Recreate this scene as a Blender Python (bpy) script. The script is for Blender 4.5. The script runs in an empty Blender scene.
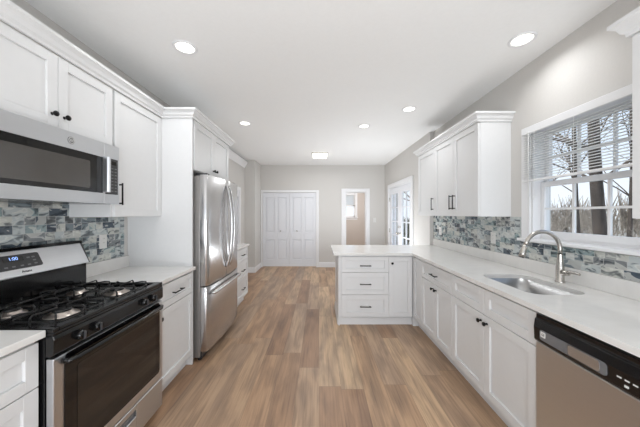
import bpy, bmesh, math, random
from mathutils import Vector, Matrix
PI = math.pi
random.seed(7)
S = bpy.context.scene
C = S.collection

# ------------------------------------------------------------------ camera
H = 1.40
cd = bpy.data.cameras.new('camera'); cam = bpy.data.objects.new('camera', cd); C.objects.link(cam)
cam.location = (0, 0, H); cam.rotation_euler = (PI/2, 0, 0)
cd.sensor_width = 36; cd.lens = 36*260/640; cd.shift_x = 1/640; cd.shift_y = .5/640
cd.clip_start = .02; cd.clip_end = 300
S.camera = cam

# ------------------------------------------------------------------ world
W = bpy.data.worlds.new('world'); S.world = W; W.use_nodes = True
wn = W.node_tree; wn.nodes.clear()
wo = wn.nodes.new('ShaderNodeOutputWorld'); wb = wn.nodes.new('ShaderNodeBackground')
tc = wn.nodes.new('ShaderNodeTexCoord'); sx = wn.nodes.new('ShaderNodeSeparateXYZ')
rp = wn.nodes.new('ShaderNodeValToRGB')
rp.color_ramp.elements[0].position = 0; rp.color_ramp.elements[0].color = (.86, .92, 1.0, 1)
rp.color_ramp.elements[1].position = .55; rp.color_ramp.elements[1].color = (.52, .70, 1.0, 1)
nz = wn.nodes.new('ShaderNodeTexNoise'); nz.inputs['Scale'].default_value = 2.2; nz.inputs['Detail'].default_value = 5
cr = wn.nodes.new('ShaderNodeValToRGB')
cr.color_ramp.elements[0].position = .48; cr.color_ramp.elements[1].position = .85
mx = wn.nodes.new('ShaderNodeMixRGB'); mx.inputs[2].default_value = (1, 1, 1, 1)
L = wn.links.new
L(tc.outputs['Generated'], sx.inputs[0]); L(sx.outputs['Z'], rp.inputs[0])
L(tc.outputs['Generated'], nz.inputs['Vector']); L(nz.outputs[0], cr.inputs[0])
L(cr.outputs[0], mx.inputs[0]); L(rp.outputs[0], mx.inputs[1]); L(mx.outputs[0], wb.inputs[0])
wb.inputs[1].default_value = 1.05
L(wb.outputs[0], wo.inputs[0])

# ------------------------------------------------------------------ exposure and lamp power
S.view_settings.view_transform = 'Standard'; S.view_settings.look = 'None'
S.view_settings.exposure = .27; S.view_settings.gamma = 1; S.view_settings.use_curve_mapping = False
LAMP_W = 2.3
LAMP_COL = (.96, .98, 1.0)
def area(name, loc, rot, w, h, e, col=(1, 1, 1)):
    d = bpy.data.lights.new(name, 'AREA'); d.shape = 'RECTANGLE'; d.size = w; d.size_y = h; d.energy = e; d.color = col
    o = bpy.data.objects.new(name, d); C.objects.link(o); o.location = loc; o.rotation_euler = rot; return o
# added fills without fixtures: the rear end, uplight behind the camera, dining area, far room; then the sun
area('rear_fill', (0, -3.1, .85), (PI/2, 0, 0), 3.3, 1.5, 58, (.91, .955, 1.0))  # added fill across the open rear end, without any glazing
area('fill_uplight', (0, -.7, .75), (PI-.35, 0, 0), 2.0, 1.2, 38, (.90, .955, 1))  # added fill aimed up to brighten the ceiling, no fixture
area('dining_fill', (.95, 5.05, .35), (PI, 0, 0), 1.1, 1.0, 25, (.90, .955, 1))  # added unseen fill low behind the peninsula, lifts the dining ceiling
area('far_room_fill', (1.0, 8.0, 2.6), (0, 0, 0), .5, .5, 26, (.95, .97, 1))  # added fill to brighten the room beyond, no fitting hangs there
sd_ = bpy.data.lights.new('sun', 'SUN'); sd_.energy = 2.6; sd_.angle = .02; sd_.color = (1, .96, .9)
sun = bpy.data.objects.new('sun', sd_); C.objects.link(sun); sun.rotation_euler = Vector((1, -.25, -.75)).to_track_quat('-Z', 'Y').to_euler()

# ------------------------------------------------------------------ materials
def lin(c):
    return tuple((v/255/12.92 if v/255 <= .04045 else ((v/255+.055)/1.055)**2.4) for v in c) + (1,)
M = {}
def mat(name, rgb, rough=.5, metal=0, noise=0, scale=20, stretch=(1, 1, 1), bump=0, coat=0, spec=.5, rvar=0):
    m = bpy.data.materials.new(name); m.use_nodes = True; nt = m.node_tree
    b = nt.nodes['Principled BSDF']
    b.inputs['Roughness'].default_value = rough; b.inputs['Metallic'].default_value = metal
    b.inputs['Specular IOR Level'].default_value = spec
    b.inputs['Coat Weight'].default_value = coat
    col = lin(rgb)
    tco = nt.nodes.new('ShaderNodeTexCoord'); mp = nt.nodes.new('ShaderNodeMapping')
    mp.inputs['Scale'].default_value = stretch
    n = nt.nodes.new('ShaderNodeTexNoise'); n.inputs['Scale'].default_value = scale; n.inputs['Detail'].default_value = 4
    nt.links.new(tco.outputs['Object'], mp.inputs[0]); nt.links.new(mp.outputs[0], n.inputs['Vector'])
    r = nt.nodes.new('ShaderNodeValToRGB')
    k = noise
    r.color_ramp.elements[0].position = .3; r.color_ramp.elements[1].position = .7
    r.color_ramp.elements[0].color = tuple(max(0, c*(1-k)) for c in col[:3]) + (1,)
    r.color_ramp.elements[1].color = tuple(min(1, c*(1+k)) for c in col[:3]) + (1,)
    nt.links.new(n.outputs[0], r.inputs[0]); nt.links.new(r.outputs[0], b.inputs['Base Color'])
    if rvar:
        mr = nt.nodes.new('ShaderNodeMapRange'); mr.inputs[3].default_value = rough-rvar; mr.inputs[4].default_value = rough+rvar
        nt.links.new(n.outputs[0], mr.inputs[0]); nt.links.new(mr.outputs[0], b.inputs['Roughness'])
    if bump:
        bp = nt.nodes.new('ShaderNodeBump'); bp.inputs['Strength'].default_value = bump; bp.inputs['Distance'].default_value = .01
        nt.links.new(n.outputs[0], bp.inputs['Height']); nt.links.new(bp.outputs[0], b.inputs['Normal'])
    M[name] = m
    return m
mat('wall_paint', (211, 208, 204), .75, noise=.012, scale=60, bump=.03)
mat('ceiling_paint', (247, 247, 246), .8, noise=.01, scale=50, bump=.03)
mat('beige_paint', (206, 197, 189), .75, noise=.012, scale=60)
mat('trim_paint', (238, 238, 239), .4, noise=.008, scale=40)
mat('cabinet_paint', (226, 226, 226), .38, noise=.008, scale=30)
mat('door_paint', (230, 231, 235), .4, noise=.008, scale=30)
mat('quartz', (232, 230, 227), .13, noise=.03, scale=9, stretch=(1, 1.6, 1))
mat('black_metal', (22, 21, 21), .38, metal=.6, noise=.1, scale=90)
mat('steel', (210, 212, 215), .33, metal=1, noise=.012, scale=3, stretch=(1, 1, 40), rvar=.015)
mat('fridge_steel', (200, 199, 199), .25, metal=1, noise=.015, scale=3, stretch=(30, 30, 1), rvar=.02)
mat('fridge_side', (150, 147, 144), .42, metal=.7, noise=.04, scale=60)
mat('nickel', (190, 186, 180), .26, metal=1, noise=.05, scale=40)
mat('sink_steel', (176, 176, 176), .3, metal=1, noise=.06, scale=60)
mat('black_enamel', (14, 14, 15), .16, noise=.2, scale=30, spec=.5)
mat('black_gloss', (10, 10, 11), .07, noise=.2, scale=20, spec=.6)
mat('oven_glass', (27, 25, 23), .06, noise=.15, scale=4, spec=.75)
mat('microwave_glass', (74, 71, 68), .08, noise=.05, scale=5, spec=.7)
mat('cast_iron', (24, 23, 23), .3, noise=.2, scale=120, bump=.05)
mat('aluminium', (196, 186, 178), .3, metal=1, noise=.08, scale=60)
mat('dark_grey', (52, 52, 54), .35, noise=.08, scale=50)
mat('mid_grey', (112, 112, 114), .4, noise=.08, scale=50)
mat('pale_plastic', (226, 225, 222), .4, noise=.01, scale=50)
mat('blind_slat', (250, 250, 249), .5, noise=.01, scale=40)
mat('bark', (74, 66, 60), .9, noise=.4, scale=7, stretch=(1, 1, .25), bump=.6)
mat('twig', (98, 88, 80), .9, noise=.25, scale=20)
mat('scrub', (156, 146, 134), .95, noise=.35, scale=3)
mat('evergreen', (72, 82, 66), .95, noise=.4, scale=3)
mat('ground', (176, 168, 156), .95, noise=.35, scale=1.2, bump=.3)
mat('deck_wood', (120, 112, 106), .8, noise=.2, scale=3, stretch=(1, 12, 1))
mat('siding', (206, 208, 212), .7, noise=.04, scale=3)
mat('shingle', (96, 92, 94), .9, noise=.2, scale=8)
mat('rubber', (18, 18, 18), .7, noise=.1, scale=40)

_b = M['blind_slat'].node_tree; _p = _b.nodes['Principled BSDF']; _o = [n for n in _b.nodes if n.type == 'OUTPUT_MATERIAL'][0]
_t = _b.nodes.new('ShaderNodeBsdfTranslucent'); _t.inputs[0].default_value = lin((246, 246, 244)); _x = _b.nodes.new('ShaderNodeMixShader'); _x.inputs[0].default_value = .62
_b.links.new(_p.outputs[0], _x.inputs[1]); _b.links.new(_t.outputs[0], _x.inputs[2]); _b.links.new(_x.outputs[0], _o.inputs[0])

def emit(name, rgb, strength):
    m = bpy.data.materials.new(name); m.use_nodes = True; nt = m.node_tree; nt.nodes.clear()
    o = nt.nodes.new('ShaderNodeOutputMaterial'); e = nt.nodes.new('ShaderNodeEmission')
    e.inputs[0].default_value = lin(rgb); e.inputs[1].default_value = strength
    nt.links.new(e.outputs[0], o.inputs[0]); M[name] = m
emit('lamp_glow', (255, 250, 240), 3.0)
emit('clock_glow', (150, 185, 255), 1.6)

def glass_mat():
    m = bpy.data.materials.new('window_glass'); m.use_nodes = True; nt = m.node_tree; nt.nodes.clear()
    o = nt.nodes.new('ShaderNodeOutputMaterial'); t = nt.nodes.new('ShaderNodeBsdfTransparent')
    g = nt.nodes.new('ShaderNodeBsdfGlossy'); g.inputs['Roughness'].default_value = .01
    lw = nt.nodes.new('ShaderNodeLayerWeight'); pw = nt.nodes.new('ShaderNodeMath'); pw.operation = 'POWER'; pw.inputs[1].default_value = 4
    f = nt.nodes.new('ShaderNodeMath'); f.operation = 'MULTIPLY_ADD'; f.inputs[1].default_value = .45; f.inputs[2].default_value = .02
    nt.links.new(lw.outputs['Facing'], pw.inputs[0]); nt.links.new(pw.outputs[0], f.inputs[0])
    x = nt.nodes.new('ShaderNodeMixShader'); t.inputs[0].default_value = (.97, .98, .98, 1)
    nt.links.new(f.outputs[0], x.inputs[0]); nt.links.new(t.outputs[0], x.inputs[1]); nt.links.new(g.outputs[0], x.inputs[2])
    nt.links.new(x.outputs[0], o.inputs[0]); M['glass'] = m
glass_mat()

class NT:
    def __init__(s, name):
        s.m = bpy.data.materials.new(name); s.m.use_nodes = True; s.t = s.m.node_tree
        s.b = s.t.nodes['Principled BSDF']; M[name] = s.m
    def n(s, kind, **kw):
        nd = s.t.nodes.new(kind)
        for k, v in kw.items(): setattr(nd, k, v)
        return nd
    def lk(s, a, b):
        if isinstance(a, (int, float)): b.default_value = a
        elif isinstance(a, tuple): b.default_value = a
        else: s.t.links.new(a, b)
    def math(s, op, a, b=0.0, c=None):
        nd = s.n('ShaderNodeMath', operation=op); s.lk(a, nd.inputs[0]); s.lk(b, nd.inputs[1])
        if c is not None: s.lk(c, nd.inputs[2])
        return nd.outputs[0]
    def comb(s, x, y, z=0.0):
        nd = s.n('ShaderNodeCombineXYZ'); s.lk(x, nd.inputs[0]); s.lk(y, nd.inputs[1]); s.lk(z, nd.inputs[2]); return nd.outputs[0]
    def white(s, v):
        nd = s.n('ShaderNodeTexWhiteNoise', noise_dimensions='3D'); s.lk(v, nd.inputs['Vector']); return nd.outputs['Value']
    def noise(s, v, scale, detail=4, dist=0.0):
        nd = s.n('ShaderNodeTexNoise'); s.lk(v, nd.inputs['Vector']); nd.inputs['Scale'].default_value = scale
        nd.inputs['Detail'].default_value = detail; nd.inputs['Distortion'].default_value = dist; return nd.outputs[0]
    def ramp(s, f, stops, const=False):
        nd = s.n('ShaderNodeValToRGB'); r = nd.color_ramp
        if const: r.interpolation = 'CONSTANT'
        while len(r.elements) < len(stops): r.elements.new(.5)
        for e, (p, c) in zip(r.elements, stops): e.position = p; e.color = lin(c)
        s.lk(f, nd.inputs[0]); return nd.outputs[0]
    def mix(s, f, a, b, mode='MIX'):
        nd = s.n('ShaderNodeMixRGB', blend_type=mode); s.lk(f, nd.inputs[0]); s.lk(a, nd.inputs[1]); s.lk(b, nd.inputs[2]); return nd.outputs[0]

def floor_mat():
    k = NT('vinyl_plank')
    t = k.n('ShaderNodeTexCoord'); sp = k.n('ShaderNodeSeparateXYZ'); k.lk(t.outputs['Object'], sp.inputs[0])
    x, y = sp.outputs[0], sp.outputs[1]
    u = k.math('DIVIDE', x, .178); row = k.math('FLOOR', u); fu = k.math('SUBTRACT', u, row)
    off = k.white(k.comb(row, 3.7, 1.1))
    v = k.math('ADD', k.math('DIVIDE', y, 1.45), off); idx = k.math('FLOOR', v); fv = k.math('SUBTRACT', v, idx)
    rnd = k.white(k.comb(row, idx, .5)); rnd2 = k.white(k.comb(row, idx, 8.5))
    base = k.ramp(rnd, [(0, (142, 115, 96)), (.22, (156, 129, 108)), (.42, (166, 140, 117)), (.6, (152, 133, 119)), (.8, (170, 145, 122)), (1, (182, 160, 137))])
    gx = k.math('ADD', x, k.math('MULTIPLY', rnd2, 37.0))
    g1 = k.noise(k.comb(k.math('MULTIPLY', gx, 70.0), k.math('MULTIPLY', y, 2.4), rnd2), 1.0, 8, .4)
    g2 = k.noise(k.comb(k.math('MULTIPLY', gx, 10.0), k.math('MULTIPLY', y, 1.9), rnd2), 1.0, 6, .5)
    grain = k.ramp(g1, [(.3, (176, 168, 162)), (.5, (232, 228, 222)), (.72, (255, 255, 255))])
    blot = k.ramp(g2, [(.30, (168, 164, 164)), (.46, (212, 206, 200)), (.58, (246, 240, 230)), (.74, (255, 252, 244))])
    c = k.mix(.6, base, grain, 'MULTIPLY'); c = k.mix(.7, c, blot, 'MULTIPLY')
    c = k.mix(1.0, c, (1.58, 1.56, 1.50, 1), 'MULTIPLY')
    ex = k.math('MINIMUM', fu, k.math('SUBTRACT', 1.0, fu)); ey = k.math('MINIMUM', fv, k.math('SUBTRACT', 1.0, fv))
    seam = k.math('MAXIMUM', k.math('LESS_THAN', ex, .007), k.math('LESS_THAN', ey, .0012))
    c = k.mix(k.math('MULTIPLY', seam, .5), c, lin((92, 76, 64)))
    k.lk(c, k.b.inputs['Base Color'])
    k.lk(k.math('MULTIPLY_ADD', g1, .2, .30), k.b.inputs['Roughness'])
    bp = k.n('ShaderNodeBump'); bp.inputs['Strength'].default_value = .12; bp.inputs['Distance'].default_value = .004
    k.lk(g1, bp.inputs['Height']); k.lk(bp.outputs[0], k.b.inputs['Normal'])
floor_mat()

def tile_mat():
    k = NT('glass_tile')
    t = k.n('ShaderNodeTexCoord'); sp = k.n('ShaderNodeSeparateXYZ'); k.lk(t.outputs['Object'], sp.inputs[0])
    y, z = sp.outputs[1], sp.outputs[2]
    v = k.math('DIVIDE', k.math('SUBTRACT', z, 1.0175), .0525); row = k.math('FLOOR', v); fv = k.math('SUBTRACT', v, row)
    u = k.math('ADD', k.math('DIVIDE', y, .125), k.math('MULTIPLY', k.white(k.comb(row, 2.2, 9.1)), 1.0))
    idx = k.math('FLOOR', u); fu = k.math('SUBTRACT', u, idx)
    # some tiles are cut in two
    cut = k.math('GREATER_THAN', k.white(k.comb(row, idx, 4.4)), .62)
    half = k.math('MULTIPLY', cut, k.math('GREATER_THAN', fu, .5))
    idh = k.math('ADD', idx, k.math('MULTIPLY', half, .37))
    r1 = k.white(k.comb(row, idh, .3)); r2 = k.white(k.comb(row, idh, 6.3))
    base = k.ramp(r1, [(0, (84, 96, 108)), (.11, (134, 145, 152)), (.25, (160, 176, 178)), (.36, (206, 211, 212)), (.58, (216, 215, 209)),
                       (.72, (176, 176, 174)), (.82, (140, 143, 146)), (.92, (150, 166, 168))], True)
    vec = k.comb(k.math('ADD', k.math('MULTIPLY', k.math('ADD', y, z), 13.0), k.math('MULTIPLY', r2, 50.0)), k.math('MULTIPLY', k.math('SUBTRACT', z, k.math('MULTIPLY', y, .35)), 26.0), k.math('MULTIPLY', r1, 30.0))
    n1 = k.noise(vec, .62, 2, 1.1)
    sw = k.ramp(n1, [(.30, (66, 74, 80)), (.40, (150, 156, 160)), (.46, (250, 250, 247)), (.60, (255, 255, 252)), (.70, (160, 166, 168))])
    c = k.mix(.85, base, sw, 'MULTIPLY'); c = k.mix(1.0, c, (.86, .88, .89, 1), 'MULTIPLY')
    c = k.mix(k.math('MULTIPLY', k.math('GREATER_THAN', n1, .57), .55), c, lin((226, 226, 220)))
    e1 = k.math('LESS_THAN', k.math('MINIMUM', fv, k.math('SUBTRACT', 1.0, fv)), .028)
    e2 = k.math('LESS_THAN', k.math('MINIMUM', fu, k.math('SUBTRACT', 1.0, fu)), .013)
    e3 = k.math('MULTIPLY', cut, k.math('LESS_THAN', k.math('ABSOLUTE', k.math('SUBTRACT', fu, .5)), .012))
    gr = k.math('MAXIMUM', k.math('MAXIMUM', e1, e2), e3)
    c = k.mix(k.math('MULTIPLY', gr, .6), c, lin((190, 190, 187)))
    k.lk(c, k.b.inputs['Base Color'])
    k.lk(k.math('MULTIPLY_ADD', gr, .5, .12), k.b.inputs['Roughness'])
    bp = k.n('ShaderNodeBump'); bp.inputs['Strength'].default_value = .25; bp.inputs['Distance'].default_value = .002
    k.lk(k.math('SUBTRACT', 1.0, gr), bp.inputs['Height']); k.lk(bp.outputs[0], k.b.inputs['Normal'])
tile_mat()

# ------------------------------------------------------------------ mesh helpers
class MB:
    def __init__(s): s.bm = bmesh.new()
    def box(s, x0, x1, y0, y1, z0, z1):
        vs = [s.bm.verts.new((x, y, z)) for z in (z0, z1) for y in (y0, y1) for x in (x0, x1)]
        for f in ((0, 2, 3, 1), (4, 5, 7, 6), (0, 1, 5, 4), (2, 6, 7, 3), (0, 4, 6, 2), (1, 3, 7, 5)):
            s.bm.faces.new([vs[i] for i in f])
        return s
    def prism(s, poly, axis, a, b):
        """extrude a closed 2-D polygon along an axis (0 x: poly=(y,z), 1 y: poly=(x,z), 2 z: poly=(x,y))"""
        def P(p, t):
            return ((t, p[0], p[1]), (p[0], t, p[1]), (p[0], p[1], t))[axis]
        A = [s.bm.verts.new(P(p, a)) for p in poly]; B = [s.bm.verts.new(P(p, b)) for p in poly]
        n = len(poly); s.bm.faces.new(A); s.bm.faces.new(B[::-1])
        for i in range(n): s.bm.faces.new((A[i], B[i], B[(i+1) % n], A[(i+1) % n]))
        return s
    def tube(s, pts, r, seg=8, closed=False, cap=True):
        pts = [Vector(p) for p in pts]; n = len(pts)
        rr = r if isinstance(r, (list, tuple)) else [r]*n
        rings = []; up = None
        for i, p in enumerate(pts):
            if closed: d = pts[(i+1) % n]-pts[i-1]
            else: d = pts[min(i+1, n-1)]-pts[max(i-1, 0)]
            d.normalize()
            if up is None:
                up = Vector((0, 0, 1)) if abs(d.z) < .9 else Vector((1, 0, 0))
            up = (up-d*up.dot(d))
            if up.length < 1e-6: up = d.orthogonal()
            up.normalize(); sd = d.cross(up)
            rings.append([s.bm.verts.new(p+(up*math.cos(a)+sd*math.sin(a))*rr[i]) for a in [2*PI*j/seg for j in range(seg)]])
        for i in range(n if closed else n-1):
            A, B = rings[i], rings[(i+1) % n]
            for j in range(seg):
                f = s.bm.faces.new((A[j], A[(j+1) % seg], B[(j+1) % seg], B[j])); f.smooth = True
        if cap and not closed:
            s.bm.faces.new(rings[0][::-1]); s.bm.faces.new(rings[-1])
        return s
    def lathe(s, prof, origin=(0, 0, 0), axis=(0, 0, 1), seg=24):
        ax = Vector(axis).normalized(); u = ax.orthogonal().normalized(); v = ax.cross(u); o = Vector(origin)
        rings = []
        for (r, h) in prof:
            if r <= 1e-6: rings.append([s.bm.verts.new(o+ax*h)])
            else: rings.append([s.bm.verts.new(o+ax*h+(u*math.cos(2*PI*j/seg)+v*math.sin(2*PI*j/seg))*r) for j in range(seg)])
        for A, B in zip(rings, rings[1:]):
            for j in range(seg):
                q = [A[j % len(A)], A[(j+1) % len(A)], B[(j+1) % len(B)], B[j % len(B)]]
                q2 = []
                for w in q:
                    if w not in q2: q2.append(w)
                if len(q2) > 2:
                    f = s.bm.faces.new(q2); f.smooth = True
        return s
    def sweep(s, path, prof):
        """profile [(out,z)...] mitred along an open 2-D path, out = right of travel"""
        P = [Vector((p[0], p[1])) for p in path]; n = len(P); rings = []
        nr = []
        for i in range(n-1):
            d = (P[i+1]-P[i]).normalized(); nr.append(Vector((d.y, -d.x)))
        for i in range(n):
            if i == 0: m = nr[0]
            elif i == n-1: m = nr[-1]
            else:
                m = nr[i-1]+nr[i]; m = m/(1+nr[i-1].dot(nr[i]))
            rings.append([s.bm.verts.new((P[i].x+m.x*o, P[i].y+m.y*o, z)) for o, z in prof])
        k = len(prof)
        for A, B in zip(rings, rings[1:]):
            for j in range(k):
                s.bm.faces.new((A[j], A[(j+1) % k], B[(j+1) % k], B[j]))
        s.bm.faces.new(rings[0]); s.bm.faces.new(rings[-1][::-1])
        return s
    def build(s, name, m, parent=None, bevel=0, seg=1):
        bmesh.ops.recalc_face_normals(s.bm, faces=s.bm.faces)
        me = bpy.data.meshes.new(name); s.bm.to_mesh(me); s.bm.free()
        o = bpy.data.objects.new(name, me); C.objects.link(o)
        me.materials.append(M[m] if isinstance(m, str) else m)
        if parent: o.parent = parent
        if bevel:
            b = o.modifiers.new('bevel', 'BEVEL'); b.width = bevel; b.segments = seg; b.limit_method = 'ANGLE'
            b.angle_limit = math.radians(40)
        return o
def box(name, m, dims, parent=None, bevel=0, seg=1): return MB().box(*dims).build(name, m, parent, bevel, seg)
def tag(o, label, cat, group=None):
    o['label'] = label; o['category'] = cat
    if group: o['group'] = group
    return o
def thing(name, label, cat, loc=(0, 0, 0), rot=0, group=None):
    o = bpy.data.objects.new(name, None); C.objects.link(o); o.empty_display_size = .05
    o.location = loc; o.rotation_euler = (0, 0, rot); return tag(o, label, cat, group)
def struct(o, label=None, cat=None):
    o['kind'] = 'structure'
    if label: o['label'] = label
    if cat: o['category'] = cat
    return o
def rootstruct(name, label, cat, loc=(0, 0, 0), rot=0):
    return struct(thing(name, label, cat, loc, rot))
def text(name, s, size, m, parent, loc, rot=(PI/2, 0, 0), ext=.0006, shear=0):
    cu = bpy.data.curves.new(name, 'FONT'); cu.body = s; cu.size = size; cu.extrude = ext; cu.align_x = 'CENTER'; cu.align_y = 'CENTER'; cu.shear = shear
    t = bpy.data.objects.new('tmp', cu); C.objects.link(t)
    bpy.context.view_layer.update()
    me = bpy.data.meshes.new_from_object(t.evaluated_get(bpy.context.evaluated_depsgraph_get()))
    bpy.data.objects.remove(t)
    o = bpy.data.objects.new(name, me); C.objects.link(o); o.parent = parent; o.location = loc; o.rotation_euler = rot
    me.materials.clear(); me.materials.append(M[m]); return o
def arc(cx, cy, r, a0, a1, n):
    return [(cx+r*math.cos(a0+(a1-a0)*i/n), cy+r*math.sin(a0+(a1-a0)*i/n)) for i in range(n+1)]
def rrect(x0, x1, y0, y1, r, n=6):
    return (arc(x1-r, y1-r, r, 0, PI/2, n)+arc(x0+r, y1-r, r, PI/2, PI, n)+arc(x0+r, y0+r, r, PI, 1.5*PI, n)+arc(x1-r, y0+r, r, 1.5*PI, 2*PI, n))

# ------------------------------------------------------------------ room dimensions
ZC = 2.69; XR = 1.80; XRF = 1.735; XL = -1.78; YJ = 4.07; YB = 6.85; XN = -1.53; YN = 6.20; YREAR = -3.2

struct(box('floor', 'vinyl_plank', (-1.93, 1.96, YREAR, 7.0, -.06, 0)), 'brown wood plank floor', 'floor')
struct(box('floor_beyond', 'vinyl_plank', (.04, 1.96, 7.0, 9.45, -.06, 0)), 'floor of the room beyond', 'floor')
struct(box('ceiling', 'ceiling_paint', (-1.93, 1.96, YREAR, 7.0, ZC, ZC+.1)), 'flat white ceiling', 'ceiling')
struct(box('ceiling_beyond', 'ceiling_paint', (.04, 1.96, 7.0, 9.45, ZC, ZC+.1)), 'ceiling of the room beyond', 'ceiling')
struct(box('wall_left', 'wall_paint', (XL-.14, XL, YREAR, YN, 0, ZC)), 'pale grey left wall behind the range and refrigerator', 'wall')
struct(box('wall_niche', 'wall_paint', (XL-.14, XN, YN, YB+.14, 0, ZC)), 'grey wall stub left of the closet', 'wall')
WY0, WY1, WZ0, WZ1 = 1.40, 2.20, 1.19, 2.11     # kitchen window opening
wr = MB()
wr.box(XR, XR+.16, YREAR, WY0, 0, ZC).box(XR, XR+.16, WY1, YJ, 0, ZC).box(XR, XR+.16, WY0, WY1, 0, WZ0).box(XR, XR+.16, WY0, WY1, WZ1, ZC)
struct(wr.build('wall_right', 'wall_paint'), 'pale grey right wall with the kitchen window', 'wall')
FY0, FY1, FZ = 4.86, 6.42, 2.03                 # french door opening
wf = MB()
wf.box(XRF, XR+.16, YJ, FY0, 0, ZC).box(XRF, XR+.16, FY1, YB+.14, 0, ZC).box(XRF, XR+.16, FY0, FY1, FZ, ZC)
struct(wf.build('wall_right_dining', 'wall_paint'), 'pale grey right wall with the french doors', 'wall')
CX0, CX1, CZ = -1.485, -.075, 1.965             # closet opening
DX0, DX1, DZ = .70, 1.245, 1.985                 # doorway opening
wk = MB()
wk.box(XN, CX0, YB, YB+.14, 0, ZC).box(CX0, CX1, YB, YB+.14, CZ, ZC).box(CX1, DX0, YB, YB+.14, 0, ZC)
wk.box(DX0, DX1, YB, YB+.14, DZ, ZC).box(DX1, XRF, YB, YB+.14, 0, ZC)
struct(wk.build('wall_back', 'wall_paint'), 'pale grey back wall with closet and doorway', 'wall')
struct(box('wall_closet', 'wall_paint', (XL, .03, YB+.74, YB+.80, 0, ZC)), 'wall inside the closet', 'wall')
# the room beyond the doorway
BY = 9.3; bwx0, bwx1, bwz0, bwz1 = .42, 1.29, 1.29, 2.12
wb_ = MB()
wb_.box(.10, bwx0, BY, BY+.14, 0, ZC).box(bwx1, 1.9, BY, BY+.14, 0, ZC).box(bwx0, bwx1, BY, BY+.14, 0, bwz0).box(bwx0, bwx1, BY, BY+.14, bwz1, ZC)
struct(wb_.build('wall_beyond', 'beige_paint'), 'beige wall seen through the doorway', 'wall')
struct(box('wall_beyond_left', 'beige_paint', (.04, .10, YB+.14, BY, 0, ZC)), 'side wall of the room beyond', 'wall')
struct(box('wall_beyond_right', 'beige_paint', (1.9, 1.96, YB+.14, BY, 0, ZC)), 'far side wall of the room beyond', 'wall')

# baseboards
def baseboard(name, path, h=.13):
    struct(MB().sweep(path, [(0, 0), (.015, 0), (.015, h-.025), (.008, h-.008), (.006, h), (0, h)]).build(name, 'trim_paint'), 'white baseboard', 'baseboard')
baseboard('baseboard_niche', [(XL, YN), (XN, YN), (XN, YB), (CX0-.045, YB)])
baseboard('baseboard_back', [(CX1+.075, YB), (DX0-.115, YB)])
baseboard('baseboard_back_right', [(DX1+.09, YB), (XRF, YB), (XRF, FY1+.075)])
baseboard('baseboard_right', [(XRF, FY0-.075), (XRF, 4.15)])
baseboard('baseboard_left', [(XL, 4.28), (XL, 4.92)])

# crown along the left dining wall
struct(MB().sweep([(XL, 4.26), (XL, YN)], [(0, 2.50), (.012, 2.50), (.02, 2.52), (.07, 2.60), (.085, 2.615), (.085, 2.63), (0, 2.63)]).build('trim_crown', 'trim_paint'), 'white crown moulding on the left dining wall', 'trim')

# ------------------------------------------------------------------ doors and windows of the room
def casing(mb, x0, x1, z1, y, wl, wr_, wt, t=.02, z0=0):
    mb.box(x0-wl, x0, y-t, y, z0, z1+wt); mb.box(x1, x1+wr_, y-t, y, z0, z1+wt); mb.box(x0, x1, y-t, y, z1, z1+wt)

# closet (door_1)
cl = rootstruct('door_1', 'white double closet doors with moulded panels and two small knobs', 'door', (0, YB, 0))
m_ = MB(); casing(m_, CX0, CX1, CZ, 0, .04, .07, .065); m_.build('casing', 'trim_paint', cl, .003)
def panel_door(mb, x0, x1, z0, z1, y0, t, cols, rows, dp=.012):
    """moulded slab: stiles and rails with sunk fields that carry a raised centre"""
    xs = []; zs = []
    st = .085
    mb.box(x0, x1, y0+dp, y0+t, z0, z1)
    cw = (x1-x0-st*(cols+1)*.9)/cols
    edges = []
    x = x0
    for c in range(cols):
        a = x0+st*.9+(cw+st*.9)*c; edges.append((a, a+cw))
    pr = [x0]+[v for e in edges for v in e]+[x1]
    for i in range(0, len(pr), 2): mb.box(pr[i], pr[i+1], y0, y0+dp, z0, z1)
    for (a, b) in edges:
        pz = [z0]+[v for r in rows for v in r]+[z1]
        for i in range(0, len(pz), 2): mb.box(a, b, y0, y0+dp, pz[i], pz[i+1])
        for (c, d) in rows: mb.box(a+.028, b-.028, y0+.004, y0+dp+.001, c+.03, d-.03)
mid = (CX0+CX1)/2
for x0, x1, kx in ((CX0+.004, mid-.002, mid-.235), (mid+.002, CX1-.004, mid+.2)):
    m_ = MB(); panel_door(m_, x0, x1, .018, CZ-.006, .008, .035, 2, [(.20, .73), (.92, 1.84)], dp=.02)
    lf = m_.build('leaf', 'door_paint', cl, .004)
    MB().lathe([(.008, 0), (.007, .012), (.015, .018), (.017, .026), (.012, .033), (0, .035)], (kx, .008, .955), (0, -1, 0), 16).build('knob', 'nickel', lf)

# doorway in the back wall (door_2)
dw = rootstruct('door_2', 'white cased doorway open to a beige room', 'doorway', (0, YB, 0))
m_ = MB(); casing(m_, DX0, DX1, DZ, 0, .11, .09, .085); m_.build('casing', 'trim_paint', dw, .003)
m_ = MB(); m_.box(DX0, DX0+.018, 0, .14, 0, DZ).box(DX1-.018, DX1, 0, .14, 0, DZ).box(DX0+.018, DX1-.018, 0, .14, DZ-.018, DZ)
m_.build('jamb', 'trim_paint', dw)
# light switch beside it
sw = thing('light_switch', 'white light switch plate on the back wall right of the doorway', 'light switch', (1.463, YB, 1.24))
box('plate', 'pale_plastic', (-.037, .037, -.007, 0, -.06, .06), sw, .003)
box('rocker', 'pale_plastic', (-.017, .017, -.011, -.007, -.034, .034), sw, .002)

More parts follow.
